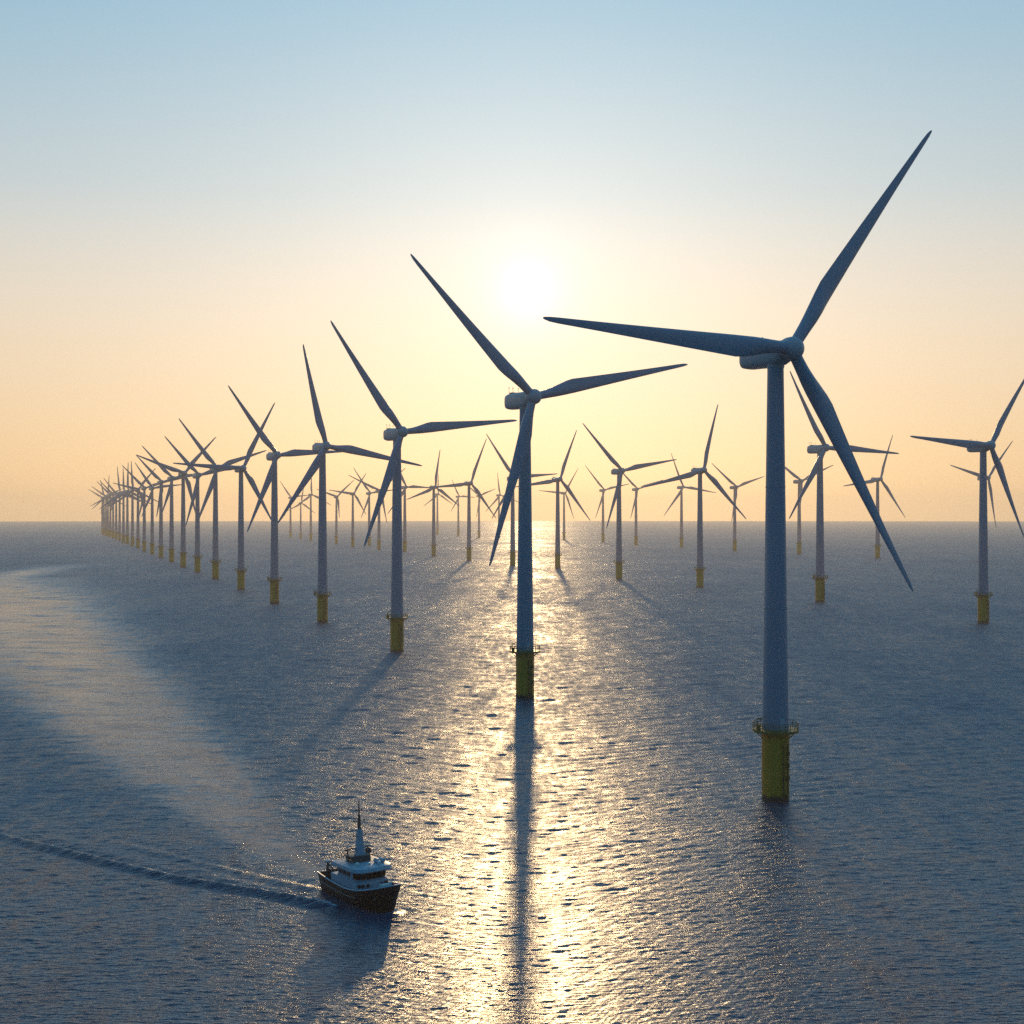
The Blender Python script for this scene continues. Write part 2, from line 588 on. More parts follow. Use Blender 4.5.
def yellow_mat():
    m = new_mat('yellow_foundation', (0.86, 0.30, 0.01), 0.5, vary=0.12, scale=0.5, stretch=(1, 1, 0.3))
    nt = m.node_tree
    N, L = nt.nodes, nt.links
    b = N['Principled BSDF']
    src = b.inputs['Base Color'].links[0].from_socket
    tc = N.new('ShaderNodeTexCoord')
    sp = N.new('ShaderNodeSeparateXYZ')
    L.new(tc.outputs['Object'], sp.inputs[0])
    nz = N.new('ShaderNodeTexNoise')
    nz.inputs['Scale'].default_value = 0.8
    nz.inputs['Detail'].default_value = 5
    L.new(tc.outputs['Object'], nz.inputs['Vector'])
    ad = N.new('ShaderNodeMath')
    ad.operation = 'MULTIPLY_ADD'
    L.new(nz.outputs['Fac'], ad.inputs[0])
    ad.inputs[1].default_value = 1.6
    L.new(sp.outputs['Z'], ad.inputs[2])
    rp = N.new('ShaderNodeValToRGB')
    rp.color_ramp.elements[0].position = 0.0
    rp.color_ramp.elements[0].color = (0, 0, 0, 1)
    rp.color_ramp.elements[1].position = 1.0
    mr = N.new('ShaderNodeMapRange')
    mr.inputs['From Min'].default_value = 1.7
    mr.inputs['From Max'].default_value = 2.4
    L.new(ad.outputs[0], mr.inputs['Value'])
    mx = N.new('ShaderNodeMix')
    mx.data_type = 'RGBA'
    L.new(mr.outputs[0], mx.inputs['Factor'])
    mx.inputs['A'].default_value = (0.030, 0.027, 0.018, 1)     # weed and barnacles on the tide band
    L.new(src, mx.inputs['B'])
    L.new(mx.outputs['Result'], b.inputs['Base Color'])
    return m


MAT_YELLOW = yellow_mat()


def tower_mesh():
    bm = bmesh.new()
    prof = []
    z0, z1 = PLAT_Z, HUB_Z - 3.0
    n = 12
    for k in range(n + 1):
        t = k / n
        r = 2.62 + (1.62 - 2.62) * t ** 0.95
        z = z0 + (z1 - z0) * t
        if k in (4, 8):            # bolted flange between tower sections
            prof += [(r, z - 0.16), (r + 0.05, z - 0.14), (r + 0.05, z + 0.14), (r, z + 0.16)]
        else:
            prof.append((r, z))
    lathe(bm, prof, 40)
    return bm


def foundation_mesh():
    bm = bmesh.new()
    lathe(bm, [(2.72, -2.4), (2.72, 3.0), (2.74, 3.02), (2.74, PLAT_Z - 0.5)], 40)
    return bm


def platform_mesh():
    bm = bmesh.new()
    lathe(bm, [(2.78, PLAT_Z - 0.5), (4.5, PLAT_Z - 0.5), (4.6, PLAT_Z - 0.45), (4.6, PLAT_Z + 0.02), (2.60, PLAT_Z + 0.05)], 24, cap=False)
    for k in range(8):                # brackets under the deck
        a = 2 * math.pi * k / 8 + 0.2
        c, s = math.cos(a), math.sin(a)
        tube(bm, (2.7 * c, 2.7 * s, PLAT_Z - 1.8), (4.2 * c, 4.2 * s, PLAT_Z - 0.42), 0.09, seg=6)
    return bm


def railing_mesh():
    bm = bmesh.new()
    n = 24
    for k in range(n):
        a = 2 * math.pi * k / n
        b = 2 * math.pi * (k + 1) / n
        p = Vector((4.48 * math.cos(a), 4.48 * math.sin(a), PLAT_Z))
        q = Vector((4.48 * math.cos(b), 4.48 * math.sin(b), PLAT_Z))
        tube(bm, p, p + Vector((0, 0, 1.5)), 0.06, seg=6)
        for h in (0.5, 1.0, 1.5):
            tube(bm, p + Vector((0, 0, h)), q + Vector((0, 0, h)), 0.05, seg=6)
    return bm


def crane_mesh():
    bm = bmesh.new()
    bx, by = -3.9, -1.2
    tube(bm, (bx, by, PLAT_Z), (bx, by, PLAT_Z + 2.3), 0.13, 0.10)
    tube(bm, (bx, by, PLAT_Z + 2.25), (bx + 1.5, by - 0.9, PLAT_Z + 2.75), 0.09, 0.07)
    tube(bm, (bx, by, PLAT_Z + 1.3), (bx + 0.7, by - 0.42, PLAT_Z + 2.48), 0.05)
    box(bm, (bx + 0.35, by + 0.5, PLAT_Z + 0.55), (0.8, 0.6, 1.05), 0.05)
    return bm


def ladder_mesh():
    """boat landing: two fender tubes with a ladder between, on the right-hand side"""
    bm = bmesh.new()
    for da in (-0.16, 0.16):
        a = R(-64) + da
        c, s = math.cos(a), math.sin(a)
        tube(bm, (3.35 * c, 3.35 * s, -1.8), (3.35 * c, 3.35 * s, PLAT_Z - 2.5), 0.14)
        for z in (1.5, 4.6, 7.7, 10.8):
            tube(bm, (2.7 * c, 2.7 * s, z), (3.35 * c, 3.35 * s, z), 0.11)
    for k in range(30):
        z = 1.0 + k * 0.38
        a, b = R(-64) - 0.12, R(-64) + 0.12
        tube(bm, (3.2 * math.cos(a), 3.2 * math.sin(a), z), (3.2 * math.cos(b), 3.2 * math.sin(b), z), 0.035, seg=5)
    for z in (4.8, 7.2, 9.6):         # stain-dark anodes / access hatches beside the ladder
        a = R(-40)
        box(bm, (2.80 * math.cos(a), 2.80 * math.sin(a), z), (0.5, 0.7, 0.8), 0.05, rz=a)
    return bm


def nacelle_mesh():
    """along +X = towards the rotor; rounded box lofted along X"""
    bm = bmesh.new()
    rings = []
    secs = [(-9.4, 0.9, 1.0, -0.72), (-9.2, 1.5, 1.7, -0.72), (-8.6, 1.95, 2.2, -0.72), (-7.4, 2.12, 2.42, -0.72), (-3.0, 2.2, 2.5, -0.72),
            (0.0, 2.2, 2.5, -0.72), (1.6, 2.15, 2.4, -0.6), (2.6, 2.05, 2.2, -0.4), (3.2, 1.9, 2.0, -0.1)]
    for x, hw, hh, dz in secs:
        ring = []
        for k in range(28):
            a = 2 * math.pi * k / 28
            c, s = math.cos(a), math.sin(a)
            e = 2 / 3.4
            ring.append((x, hw * math.copysign(abs(c) ** e, c), dz + hh * math.copysign(abs(s) ** e, s)))
        rings.append(ring)
    loft(bm, rings)
    lathe(bm, [(1.68, -3.5), (1.76, -3.3), (1.76, -2.6)], 32)      # yaw bearing collar
    return bm


def mast_mesh():
    bm = bmesh.new()
    for y in (-0.7, 0.7):
        tube(bm, (-7.9, y, 1.2), (-7.9, y, 3.5), 0.07, 0.05)
        tube(bm, (-8.15, y, 3.45), (-7.65, y, 3.45), 0.035)
        box(bm, (-8.15, y, 3.58), (0.16, 0.16, 0.22), 0.03)
        box(bm, (-7.65, y, 3.55), (0.14, 0.14, 0.2), 0.03)
    box(bm, (-6.3, 0, 1.75), (1.5, 2.2, 0.55), 0.08)                # cooler
    tube(bm, (-4.2, 0.3, 1.4), (-4.2, 0.3, 3.0), 0.05)
    box(bm, (-4.2, 0.3, 3.05), (0.22, 0.22, 0.26), 0.04)           # aviation light housing
    return bm


def hub_mesh():
    """along +X, blade axis plane at x=0"""
    bm = bmesh.new()
    prof = [(1.7, -1.75), (2.1, -1.6), (2.28, -0.9), (2.32, 0.2), (2.2, 1.0), (1.85, 1.6), (1.3, 2.05), (0.7, 2.3), (0.2, 2.38)]
    rings = lathe(bm, prof, 32)
    bmesh.ops.rotate(bm, cent=(0, 0, 0), matrix=Matrix.Rotation(R(90), 3, 'Y'), verts=bm.verts)
    return bm


def blade_mesh():
    """span along +Z, chord along X (trailing edge towards -X), flap along Y (upwind = -Y)"""
    bm = bmesh.new()
    st = [0.022, 0.05, 0.09, 0.13, 0.17, 0.21, 0.25, 0.30, 0.36, 0.43, 0.5, 0.58, 0.66, 0.74, 0.82, 0.89, 0.94, 0.975, 0.993, 1.0]
    rings = []
    for t in st:
        z = t * BLADE
        if t < 0.25:
            q = max(0.0, (t - 0.05) / 0.20)
            q = q * q * (3 - 2 * q)
            chord = 2.45 + (4.35 - 2.45) * q
            thick = 1.0 + (0.30 - 1.0) * q
            circ = 1 - q
        else:
            q = (t - 0.25) / 0.75
            chord = 4.35 * (1 - q) ** 0.92 + 0.75 * q
            chord = 4.35 + (0.95 - 4.35) * (1 - (1 - q) ** 1.18)
            thick = 0.30 - 0.15 * q
            circ = 0.0
        if t > 0.95:
            chord *= math.sqrt(max(0.06, 1 - ((t - 0.95) / 0.052) ** 2))
        tw = R(13) * max(0, (1 - t)) ** 1.6 - R(1)
        ring = []
        for k in range(22):
            a = 2 * math.pi * k / 22
            # circle
            xc, yc = math.cos(a) * 0.5 * chord, math.sin(a) * 0.5 * chord
            # airfoil, u=0 leading .. 1 trailing
            u = (1 - math.cos(a)) / 2
            yt = thick * 5 * (0.2969 * math.sqrt(u) - 0.126 * u - 0.3516 * u * u + 0.2843 * u ** 3 - 0.1036 * u ** 4) * chord
            xa = (0.32 - u) * chord
            ya = math.copysign(yt, math.sin(a)) if abs(math.sin(a)) > 1e-6 else 0.0
            x = xc * circ + xa * (1 - circ)
            y = yc * circ + ya * (1 - circ)
            ring.append((x * math.cos(tw) - y * math.sin(tw), x * math.sin(tw) + y * math.cos(tw) - 1.6 * t * t, z))
        rings.append(ring)
    loft(bm, rings)
    return bm


def door_mesh():
    bm = bmesh.new()
    a = R(-70)
    c, s = math.cos(a), math.sin(a)
    box(bm, (2.60 * c, 2.60 * s, PLAT_Z + 1.25), (0.16, 1.0, 2.3), 0.05, rz=a)
    return bm


PROTO = {}


def proto(kind, fn, mat, angle=40):
    o = link(kind, fn(), mat, angle=angle)
    PROTO[kind] = o.data
    bpy.data.objects.remove(o)


proto('tower', tower_mesh, MAT_TOWER)
proto('foundation', foundation_mesh, MAT_YELLOW)
proto('platform', platform_mesh, MAT_RAIL)
proto('railing', railing_mesh, MAT_RAIL)
proto('davit_crane', crane_mesh, MAT_RAIL)
proto('boat_landing', ladder_mesh, new_mat('landing_steel', (0.10, 0.075, 0.02), 0.6, vary=0.3))
proto('nacelle', nacelle_mesh, MAT_GREY, 50)
proto('weather_mast', mast_mesh, MAT_DARK)
proto('hub', hub_mesh, MAT_GREY, 50)
proto('blade', blade_mesh, MAT_BLADE, 60)
proto('door', door_mesh, MAT_GREY)


def part(kind, parent, mat=None):
    o = bpy.data.objects.new(kind, PROTO[kind])
    col.objects.link(o)
    o.parent = parent
    if mat is not None:
        o.matrix_local = mat
    return o


G_ROW = 'wind turbines in the long diagonal row'
G_FIELD = 'wind turbines scattered across the field beyond'


def turbine(label, group, bx, by, hx, hy, tips, detail):
    base = at(bx, by)
    d = base.y
    hub_h = CAM_H + (Y_LEVEL - hy) * (d - 3) / F_PX
    s = hub_h / HUB_Z
    root = bpy.data.objects.new('wind_turbine', None)
    col.objects.link(root)
    root.location = base
    root.scale = (s, s, s)
    root.empty_display_size = 5
    tag(root, label, 'wind turbine', group)
    found = part('foundation', root)
    plat = part('platform', root)
    tow = part('tower', root)
    rotz = Matrix.Rotation(YAW - R(90), 4, 'Z')
    nac = part('nacelle', root, Matrix.Translation((0, 0, HUB_Z)) @ rotz)
    hub_l = AX * OVERHANG + Vector((0, 0, HUB_Z))
    part('hub', root, Matrix.Translation(hub_l) @ rotz)
    if detail >= 1:
        part('railing', plat)
        part('weather_mast', nac)
    if detail >= 2:
        part('davit_crane', plat)
        part('boat_landing', found)
        part('door', tow)
    # blades: aim each one at where its tip is seen
    hw = base + hub_l * s
    hpx = 512 + hw.x * F_PX / hw.y
    hpy = Y_LEVEL - (hw.z - CAM_H) * F_PX / hw.y
    angs = []
    for tx, ty in tips:
        tx, ty = tx, ty + (hpy - hy)
        ray = Vector(((tx - 512) / F_PX, 1.0, (Y_LEVEL - ty) / F_PX))
        n = AX
        o = Vector((0, 0, CAM_H))
        t = (hw - o).dot(n) / ray.dot(n)
        p = o + ray * t - hw
        u, v = p.dot(AU), p.z
        angs.append((math.atan2(v, u), math.hypot(u, v) / s / BLADE))
    if len(angs) == 2:                # third blade hidden: opposite the bisector
        a, b = angs[0][0], angs[1][0]
        sx, sy = math.cos(a) + math.cos(b), math.sin(a) + math.sin(b)
        angs.append((math.atan2(-sy, -sx), (angs[0][1] + angs[1][1]) / 2))
    if len(angs) == 1:
        angs += [(angs[0][0] + R(120), angs[0][1]), (angs[0][0] - R(120), angs[0][1])]
    # three equal blades 120 degrees apart, each allowed a few degrees and a few percent
    cx = sum(math.cos(3 * a) for a, _ in angs)
    cy = sum(math.sin(3 * a) for a, _ in angs)
    ph = math.atan2(cy, cx) / 3
    mean = sum(l for _, l in angs) / 3
    mean = min(max(mean, 0.8), 1.08)
    if by > 570:
        print('HUB', round(bx), round(hpx - hx, 1), round(hpy - hy, 1), 'mean %.2f' % mean)
    order = sorted(angs, key=lambda q: (q[0] - ph + R(60)) % R(360))
    fitted = []
    for k, (a, l) in enumerate(order):
        ideal = ph + R(120) * k
        dev = (a - ideal + math.pi) % (2 * math.pi) - math.pi
        lim = R(7) if detail else R(4)
        fitted.append((ideal + min(max(dev, -lim), lim), min(max(l, mean * 0.93), mean * 1.07)))
    angs = fitted
    for a, l in angs:
        up = AU * math.cos(a) + Vector((0, 0, math.sin(a)))
        yv = -AX
        xv = yv.cross(up)
        # trailing edge (-X) must lie on the counter-clockwise side seen from the front
        mt = Matrix((xv, yv, up)).transposed().to_4x4()
        part('blade', root, Matrix.Translation(hub_l) @ mt @ Matrix.Diagonal((1, 1, l, 1)))
    return root


ROW = [
    ("nearest and tallest wind turbine at right, dark blue tower, one blade reaching under the sun",
     775.5, 800, 790, 349, [(926, 133), (538, 319), (907, 592)], 2),
    ("wind turbine directly below the sun, yellow base standing in the brightest glitter",
     525, 698, 533.6, 397, [(408, 255), (684.5, 365.4), (486.5, 566)], 2),
    ("third turbine from the front of the diagonal row, just left of the glitter path",
     397, 652, 400, 432, [(329, 321), (515, 421), (362, 547)], 2),
    ("fourth turbine from the front of the row, one blade upright and one sloping down right",
     322.5, 622, 327, 446, [(302, 344.5), (424, 467), (279, 519)], 2),
    ("fifth turbine from the front of the row, blades up left, right and down left",
     274.5, 603, 275.7, 455, [(226.5, 384.5), (340, 452), (246, 532)], 2),
    ("sixth turbine from the front of the row, blade raised up right",
     241, 589.5, 242, 468, [(275.3, 400.5), (172, 463), (270, 519)], 1),
    ("seventh turbine from the front of the row, long blade raised up left",
     215.5, 579, 216.5, 468, [(176.6, 416.4), (257.5, 453), (193.7, 529.4)], 1),
    ("eighth turbine from the front of the row, up left blade parallel to the seventh's",
     197.5, 572, 196.5, 475, [(164, 436), (244, 466), (185, 526)], 1),
    ("ninth turbine from the front of the row, blade raised up right and small brown base",
     183.2, 567.4, 181, 473, [(213.6, 435), (131.6, 450), (195, 513)], 0),
    ("tenth turbine from the front of the row, left blade lifted at a low angle",
     171.6, 562, 171, 478, [(133, 453), (196, 481)], 0),
    ("eleventh turbine from the front of the row, thin left blade raised steeply",
     161, 558, 162, 482, [(135.8, 455), (181, 489), (169.6, 517)], 0),
    ("twelfth turbine from the front of the row, hazy tower with slender blades",
     152.2, 554, 153, 488, [(141, 517)], 0),
    ("thirteenth turbine from the front of the row, hazy, blade raised up left",
     144.3, 551.4, 144, 488, [(121.7, 465)], 0),
    ("fourteenth turbine from the front of the row, hazy, blade raised up right",
     138, 548, 138, 489, [(146, 468), (136, 516)], 0),
]
FAR = [
    (132.5, 546, 132, 490, [(131, 461)]),
    (127.4, 543.8, 128, 491, [(128, 462)]),
    (123.5, 543, 124, 492.5, [(123, 467)]),
    (119.6, 540.5, 120, 493, [(117, 466)]),
    (116.2, 539.4, 117, 494, [(106, 481)]),
    (113.2, 538, 113.5, 494.5, [(133, 489)]),
    (110.4, 537, 111, 495, [(96.4, 481)]),
    (108, 536.2, 108.3, 496, [(109, 475)]),
    (106, 535.6, 106.3, 496.5, [(91, 486)]),
    (104, 534.8, 104.2, 497, [(94, 507)]),
    (102.3, 534, 102.5, 497.5, [(88, 494), (96, 513)]),
]
FIELD = [
    # left part, seen between the row's towers
    ("tiny far turbine, leftmost of three faint ones left of the row's fourth tower",
     290.5, 537.4, 288.5, 497.4, [(279.8, 481)], 0),
    ("tiny far turbine, middle of three faint ones left of the row's fourth tower",
     300.7, 539, 300.7, 503, [(304, 484), (287, 511)], 0),
    ("tiny far turbine nearest the fourth row tower on its left, one blade upright",
     310.8, 540.5, 310.8, 494.5, [(311.2, 472), (293, 508)], 0),
    ("tiny far turbine immediately right of the fourth row tower, blade raised up right",
     336.4, 543.7, 336.4, 496.4, [(353, 478.8), (328.6, 511.7), (315.3, 491)], 0),
    ("tiny far turbine midway between the row's third and fourth towers, blade sloping up left",
     352.8, 546.6, 351, 493.5, [(328.6, 481), (365.5, 505)], 0),
    ("tiny far turbine with a steep up left blade, left of the third tower's lowered blade",
     369.2, 545.5, 368.5, 493, [(352.4, 466.7), (360.8, 517.5)], 0),
    ("tiny far turbine partly behind the lowered blade of the row's third turbine",
     379, 549.5, 378.4, 490.5, [(345.8, 474), (386, 521)], 0),
    ("far turbine peeking out from the right edge of the row's third tower",
     404.8, 551.5, 403.6, 487, [(433, 488), (387, 514)], 0),
    ("turbine left of the glitter with one blade straight up and two sloping down",
     433.7, 556, 434.6, 487, [(439.7, 449), (405.7, 499.7), (458.5, 505.8)], 1),
    ("faint turbine right behind the straight up bladed one left of the glitter",
     437.4, 534.5, 437.6, 494, [(450, 508), (426, 510)], 0),
    ("faint thin turbine between the straight up bladed one and the far glitter's left edge",
     458.3, 536, 458, 496.4, [(451.6, 479.5), (450.7, 511)], 0),
    ("turbine at the far glitter's left edge, blade up right, shadow falling down left",
     469, 560.5, 468.8, 483, [(486, 438.5), (424, 488), (495, 518)], 1),
    ("faint turbine in the glare left of the sunlit tower, nearly clear of its blade",
     479, 537.7, 479, 495.7, [(495, 489), (472.7, 517), (464, 487)], 0),
    ("faint turbine mostly covered by the lowered blade of the turbine below the sun",
     499, 537.7, 500, 495, [(485, 512), (497, 472)], 0),
    ("turbine close behind the left edge of the sunlit tower, blade raised up left",
     512.7, 565.6, 513, 478, [(485.4, 433.6), (557, 474), (489, 517)], 1),
    ("turbine right of the sunlit tower, blade raised up right, shadow falling down right",
     557.7, 568.4, 559.6, 479, [(576, 430), (514, 487), (589.5, 521)], 1),
    ("faint turbine behind the lower right blade of the one right of the sunlit tower",
     564, 539.6, 564, 492.8, [(578, 468), (533, 490), (571.7, 515)], 0),
    ("faint turbine with blades in a wide Y at the glitter's right side",
     603, 542, 603, 490, [(582.5, 467), (629, 484), (592.4, 517)], 0),
    ("mid distance turbine at the glitter's right edge, blades up left, right and down left",
     619, 579.3, 619.8, 470.7, [(581.5, 423), (675.7, 459.7), (605, 529)], 1),
    ("faint turbine just right of the mid distance one at the glitter's right edge",
     636, 545, 635.4, 489, [(614, 465), (663, 480), (629.3, 516.8)], 0),
    ("faint turbine with a steep up left blade, left of the nearly upright bladed one",
     681.5, 547, 679.8, 487, [(670.5, 453), (715.7, 493), (663, 516)], 0),
    ("mid distance turbine left of the nearest tower, nearly upright blade and yellow base",
     700, 587.3, 702.3, 470, [(716.4, 406.6), (640, 487.7), (745, 519.5)], 1),
    ("faint turbine with two wing like blades, close left of the nearest tower",
     734.7, 550.7, 734.7, 487, [(707, 466), (764, 476.7), (730, 521)], 0),
    ("faint turbine close right of the nearest tower, its left blade hidden by that tower",
     799.2, 554, 798.2, 481, [(764, 463), (833, 466), (795, 519)], 0),
    ("turbine with yellow base right of the nearest tower, steep blade beside that tower",
     820, 602, 823, 447.7, [(788, 371), (901.7, 454.4), (787.7, 517.7)], 2),
    ("distant turbine right of the nearest turbine's lowest blade, blade raised up right",
     877.6, 558, 879, 479, [(891.8, 435), (842, 486), (904.4, 518)], 1),
    ("turbine at the right edge, raised blade cut by the frame, yellow base",
     983.2, 622.7, 991.4, 445.4, [(1031, 365), (903.3, 435.8), (1022, 539)], 2),
    ("distant turbine directly behind the right edge turbine's tower, blades showing either side",
     985, 560, 985, 477.6, [(1010.6, 442.6), (940.8, 467.5), (991, 529)], 0),
]
for r_ in ROW:
    turbine(r_[0], G_ROW, *r_[1:])
for r_ in FAR:
    turbine('tiny hazy wind turbine crowded among others at the far left end of the row', 'tiny turbines at the far end of the row', *r_, 0)
for r_ in FIELD:
    turbine(r_[0], G_FIELD, *r_[1:])

# ------------------------------------------------------------------ boat
M_HULL = new_mat('hull_paint', (0.014, 0.012, 0.012), 0.35, vary=0.25, scale=0.8, stretch=(1, 1, 2))
M_BOOT = new_mat('antifouling', (0.05, 0.015, 0.012), 0.6, vary=0.3, scale=1.0)
M_WHITE = new_mat('boat_white_paint', (0.42, 0.48, 0.54), 0.4, vary=0.10, scale=1.0)
M_DECK = new_mat('deck_paint', (0.10, 0.13, 0.14), 0.7, vary=0.2, scale=2.0)
M_GLASS = new_mat('window_glass', (0.012, 0.014, 0.016), 0.08, vary=0.1)
M_STEEL = new_mat('boat_steel', (0.06, 0.06, 0.06), 0.5, vary=0.3, scale=3.0)
M_LAMP = new_mat('lamp_glass', (0.8, 0.78, 0.72), 0.2, vary=0.05)


def build_boat():
    bp = at(363, 900)
    root = bpy.data.objects.new('fishing_boat', None)
    col.objects.link(root)
    root.location = (bp.x, bp.y, 0)
    root.rotation_euler = (R(0.8), R(-0.8), R(-90 + 35))
    tag(root, 'small dark hulled working boat with pale wheelhouse and tall mast, trailing a wake', 'boat')
    HL = 8.6                                    # half length

    def half_beam(t, v):
        """t -1 stern .. 1 bow, v 0 keel .. 1 rail"""
        full = 3.35
        if t < 0:
            w = full * (0.86 + 0.14 * (1 + t) ** 0.6 if t < 0 else 1)
        else:
            w = full * (1 - t ** (1.9 + 1.5 * v)) ** 0.58
        flare = 0.55 + 0.45 * v ** 0.7 if t < 0.2 else 0.55 + 0.45 * v ** 0.7 - 0.22 * (t - 0.2) * (1 - v)
        return max(0.02, w * flare)

    def rail_z(t):
        return 2.35 + 0.35 * (t - 0.1) ** 2 + (1.25 * max(0, t) ** 2.0)

    bm = bmesh.new()
    nT, nV = 30, 9
    grid = {}
    for side in (1, -1):
        for i in range(nT + 1):
            t = -1 + 2 * i / nT
            for j in range(nV + 1):
                v = j / nV
                z = -1.1 + (rail_z(t) + 1.1) * v
                x = HL * t + (0.9 * (v - 0.5) * max(0, t) ** 3) - 0.25 * (1 - v) * (t < -0.99)
                grid[side, i, j] = bm.verts.new((x, side * half_beam(t, v), z))
    for side in (1, -1):
        for i in range(nT):
            for j in range(nV):
                q = [grid[side, i, j], grid[side, i + 1, j], grid[side, i + 1, j + 1], grid[side, i, j + 1]]
                f = bm.faces.new(q if side == 1 else q[::-1])
                f.material_index = 1 if j <= 2 else 0
    for j in range(nV):                         # transom and stem
        bm.faces.new((grid[1, 0, j], grid[1, 0, j + 1], grid[-1, 0, j + 1], grid[-1, 0, j]))
        bm.faces.new((grid[1, nT, j], grid[1, nT, j + 1], grid[-1, nT, j + 1], grid[-1, nT, j]))
    for i in range(nT):
        bm.faces.new((grid[1, i, 0], grid[1, i + 1, 0], grid[-1, i + 1, 0], grid[-1, i, 0]))
    # inner side of the bulwark
    inner = {}
    for side in (1, -1):
        for i in range(nT + 1):
            t = -1 + 2 * i / nT
            o = grid[side, i, nV].co
            yb = max(0.01, half_beam(t, 1) - 0.14)
            xo = o.x - (0.14 if i == nT else 0) + (0.14 if i == 0 else 0)
            inner[side, i, 0] = bm.verts.new((xo, side * yb, o.z))
            inner[side, i, 1] = bm.verts.new((xo, side * max(0.01, yb - 0.05), o.z - 0.75))
    for side in (1, -1):
        for i in range(nT):
            bm.faces.new((grid[side, i, nV], grid[side, i + 1, nV], inner[side, i + 1, 0], inner[side, i, 0]))
            bm.faces.new((inner[side, i, 0], inner[side, i + 1, 0], inner[side, i + 1, 1], inner[side, i, 1]))
    for e in (0, nT):
        bm.faces.new((grid[1, e, nV], inner[1, e, 0], inner[-1, e, 0], grid[-1, e, nV]))
        bm.faces.new((inner[1, e, 0], inner[1, e, 1], inner[-1, e, 1], inner[-1, e, 0]))
    hull = link('hull', bm, [M_HULL, M_BOOT], root, angle=35)

    # deck
    bm = bmesh.new()
    rows = []
    for i in range(nT + 1):
        t = -1 + 2 * i / nT
        x = inner[1, 0, 0].co.x if False else HL * t + 0.45 * max(0, t) ** 3
        y = max(0.01, half_beam(t, 1) - 0.17)
        z = rail_z(t) - 0.72
        rows.append([bm.verts.new((x * 0.985, y, z)), bm.verts.new((x * 0.985, 0, z + 0.06)), bm.verts.new((x * 0.985, -y, z))])
    for a, b in zip(rows[:-1], rows[1:]):
        for k in range(2):
            bm.faces.new((a[k], b[k], b[k + 1], a[k + 1]))
    link('deck', bm, M_DECK, root)

    # pale rail cap and rubbing strakes follow the sheer
    def strip(name, v0, off, r, mat, t0=-1.0, t1=1.0, n=40):
        bm = bmesh.new()
        for side in (1, -1):
            pts = []
            for k in range(n + 1):
                t = t0 + (t1 - t0) * k / n
                z = -1.1 + (rail_z(t) + 1.1) * v0
                x = HL * t + (0.9 * (v0 - 0.5) * max(0, t) ** 3)
                pts.append(Vector((x, side * (half_beam(t, v0) + off), z + (0.06 if v0 == 1 else 0))))
            for p, q in zip(pts[:-1], pts[1:]):
                tube(bm, p, q, r, seg=6)
        return link(name, bm, mat, hull)

    strip('rail_cap', 1.0, -0.06, 0.11, M_WHITE)
    strip('rubbing_strake', 0.70, 0.02, 0.06, new_mat('strake_steel', (0.22, 0.21, 0.20), 0.4, vary=0.3), -1.0, 0.35)

    # anchor at the bow
    bm = bmesh.new()
    for side in (1,):
        yb = -half_beam(0.80, 0.72) - 0.08
        p = Vector((HL * 0.80 + 0.1, yb, 2.2))
        tube(bm, p + Vector((0, 0.1, 0.35)), p + Vector((0, -0.02, -0.45)), 0.09)
        tube(bm, p + Vector((-0.35, -0.02, -0.2)), p + Vector((0, -0.02, -0.5)), 0.08, 0.05)
        tube(bm, p + Vector((0.35, 0.05, -0.2)), p + Vector((0, -0.02, -0.5)), 0.08, 0.05)
    link('anchor', bm, M_STEEL, root)

    # deckhouse: rounded front lower storey and wheelhouse
    def house_ring(x0, x1, hw, z, rnd, n=9, rake=0.0):
        pts = []
        for k in range(n):                      # front curve from starboard (-y) to port
            a = -math.pi / 2 + math.pi * k / (n - 1)
            c, s = math.cos(a), math.sin(a)
            e = 2 / 3.2
            pts.append(Vector((x1 - rnd + rnd * abs(c) ** e + rake, hw * math.copysign(abs(s) ** e, s), z)))
        pts.append(Vector((x0, hw, z)))
        pts.append(Vector((x0, -hw, z)))
        return pts

    bm = bmesh.new()
    zd = 1.55
    loft(bm, [house_ring(-4.6, 3.6, 2.7, zd, 2.0), house_ring(-4.6, 3.6, 2.7, 3.55, 2.0)])
    loft(bm, [house_ring(-3.0, 3.45, 2.5, 3.55, 1.9), house_ring(-3.0, 3.6, 2.56, 3.75, 1.9)])
    house = link('deckhouse', bm, M_WHITE, root, angle=30)
    bm = bmesh.new()
    loft(bm, [house_ring(-2.9, 3.34, 2.42, 3.75, 1.8), house_ring(-2.9, 3.55, 2.5, 4.85, 1.8, rake=0.05)])
    wh = link('wheelhouse', bm, M_WHITE, root, angle=30)
    lo = house_ring(-2.9, 3.34, 2.42, 3.75, 1.8, n=41)
    hi = house_ring(-2.9, 3.55, 2.5, 4.85, 1.8, n=41, rake=0.05)

    def pane(i0, i1, ring_lo, ring_hi, a, b):
        bm = bmesh.new()
        idx = list(range(i0, i1 + 1))
        vs0, vs1 = [], []
        for i in idx:
            p, q = ring_lo[i], ring_hi[i]
            out = Vector((p.x - 0.2, p.y * 1.0, 0))
            out = Vector((max(out.x - 1.4, 0) * 1.2, out.y, 0)).normalized() * 0.03
            vs0.append(bm.verts.new(p.lerp(q, a) + out))
            vs1.append(bm.verts.new(p.lerp(q, b) + out))
        for k in range(len(idx) - 1):
            bm.faces.new((vs0[k], vs0[k + 1], vs1[k + 1], vs1[k]))
        # give the pane thickness
        geo = bmesh.ops.solidify(bm, geom=bm.faces[:], thickness=0.02)
        return bm

    cuts = [0, 5, 10, 15, 20, 25, 30, 35, 40]
    # even spacing by arc length along the front curve
    arc = [0.0]
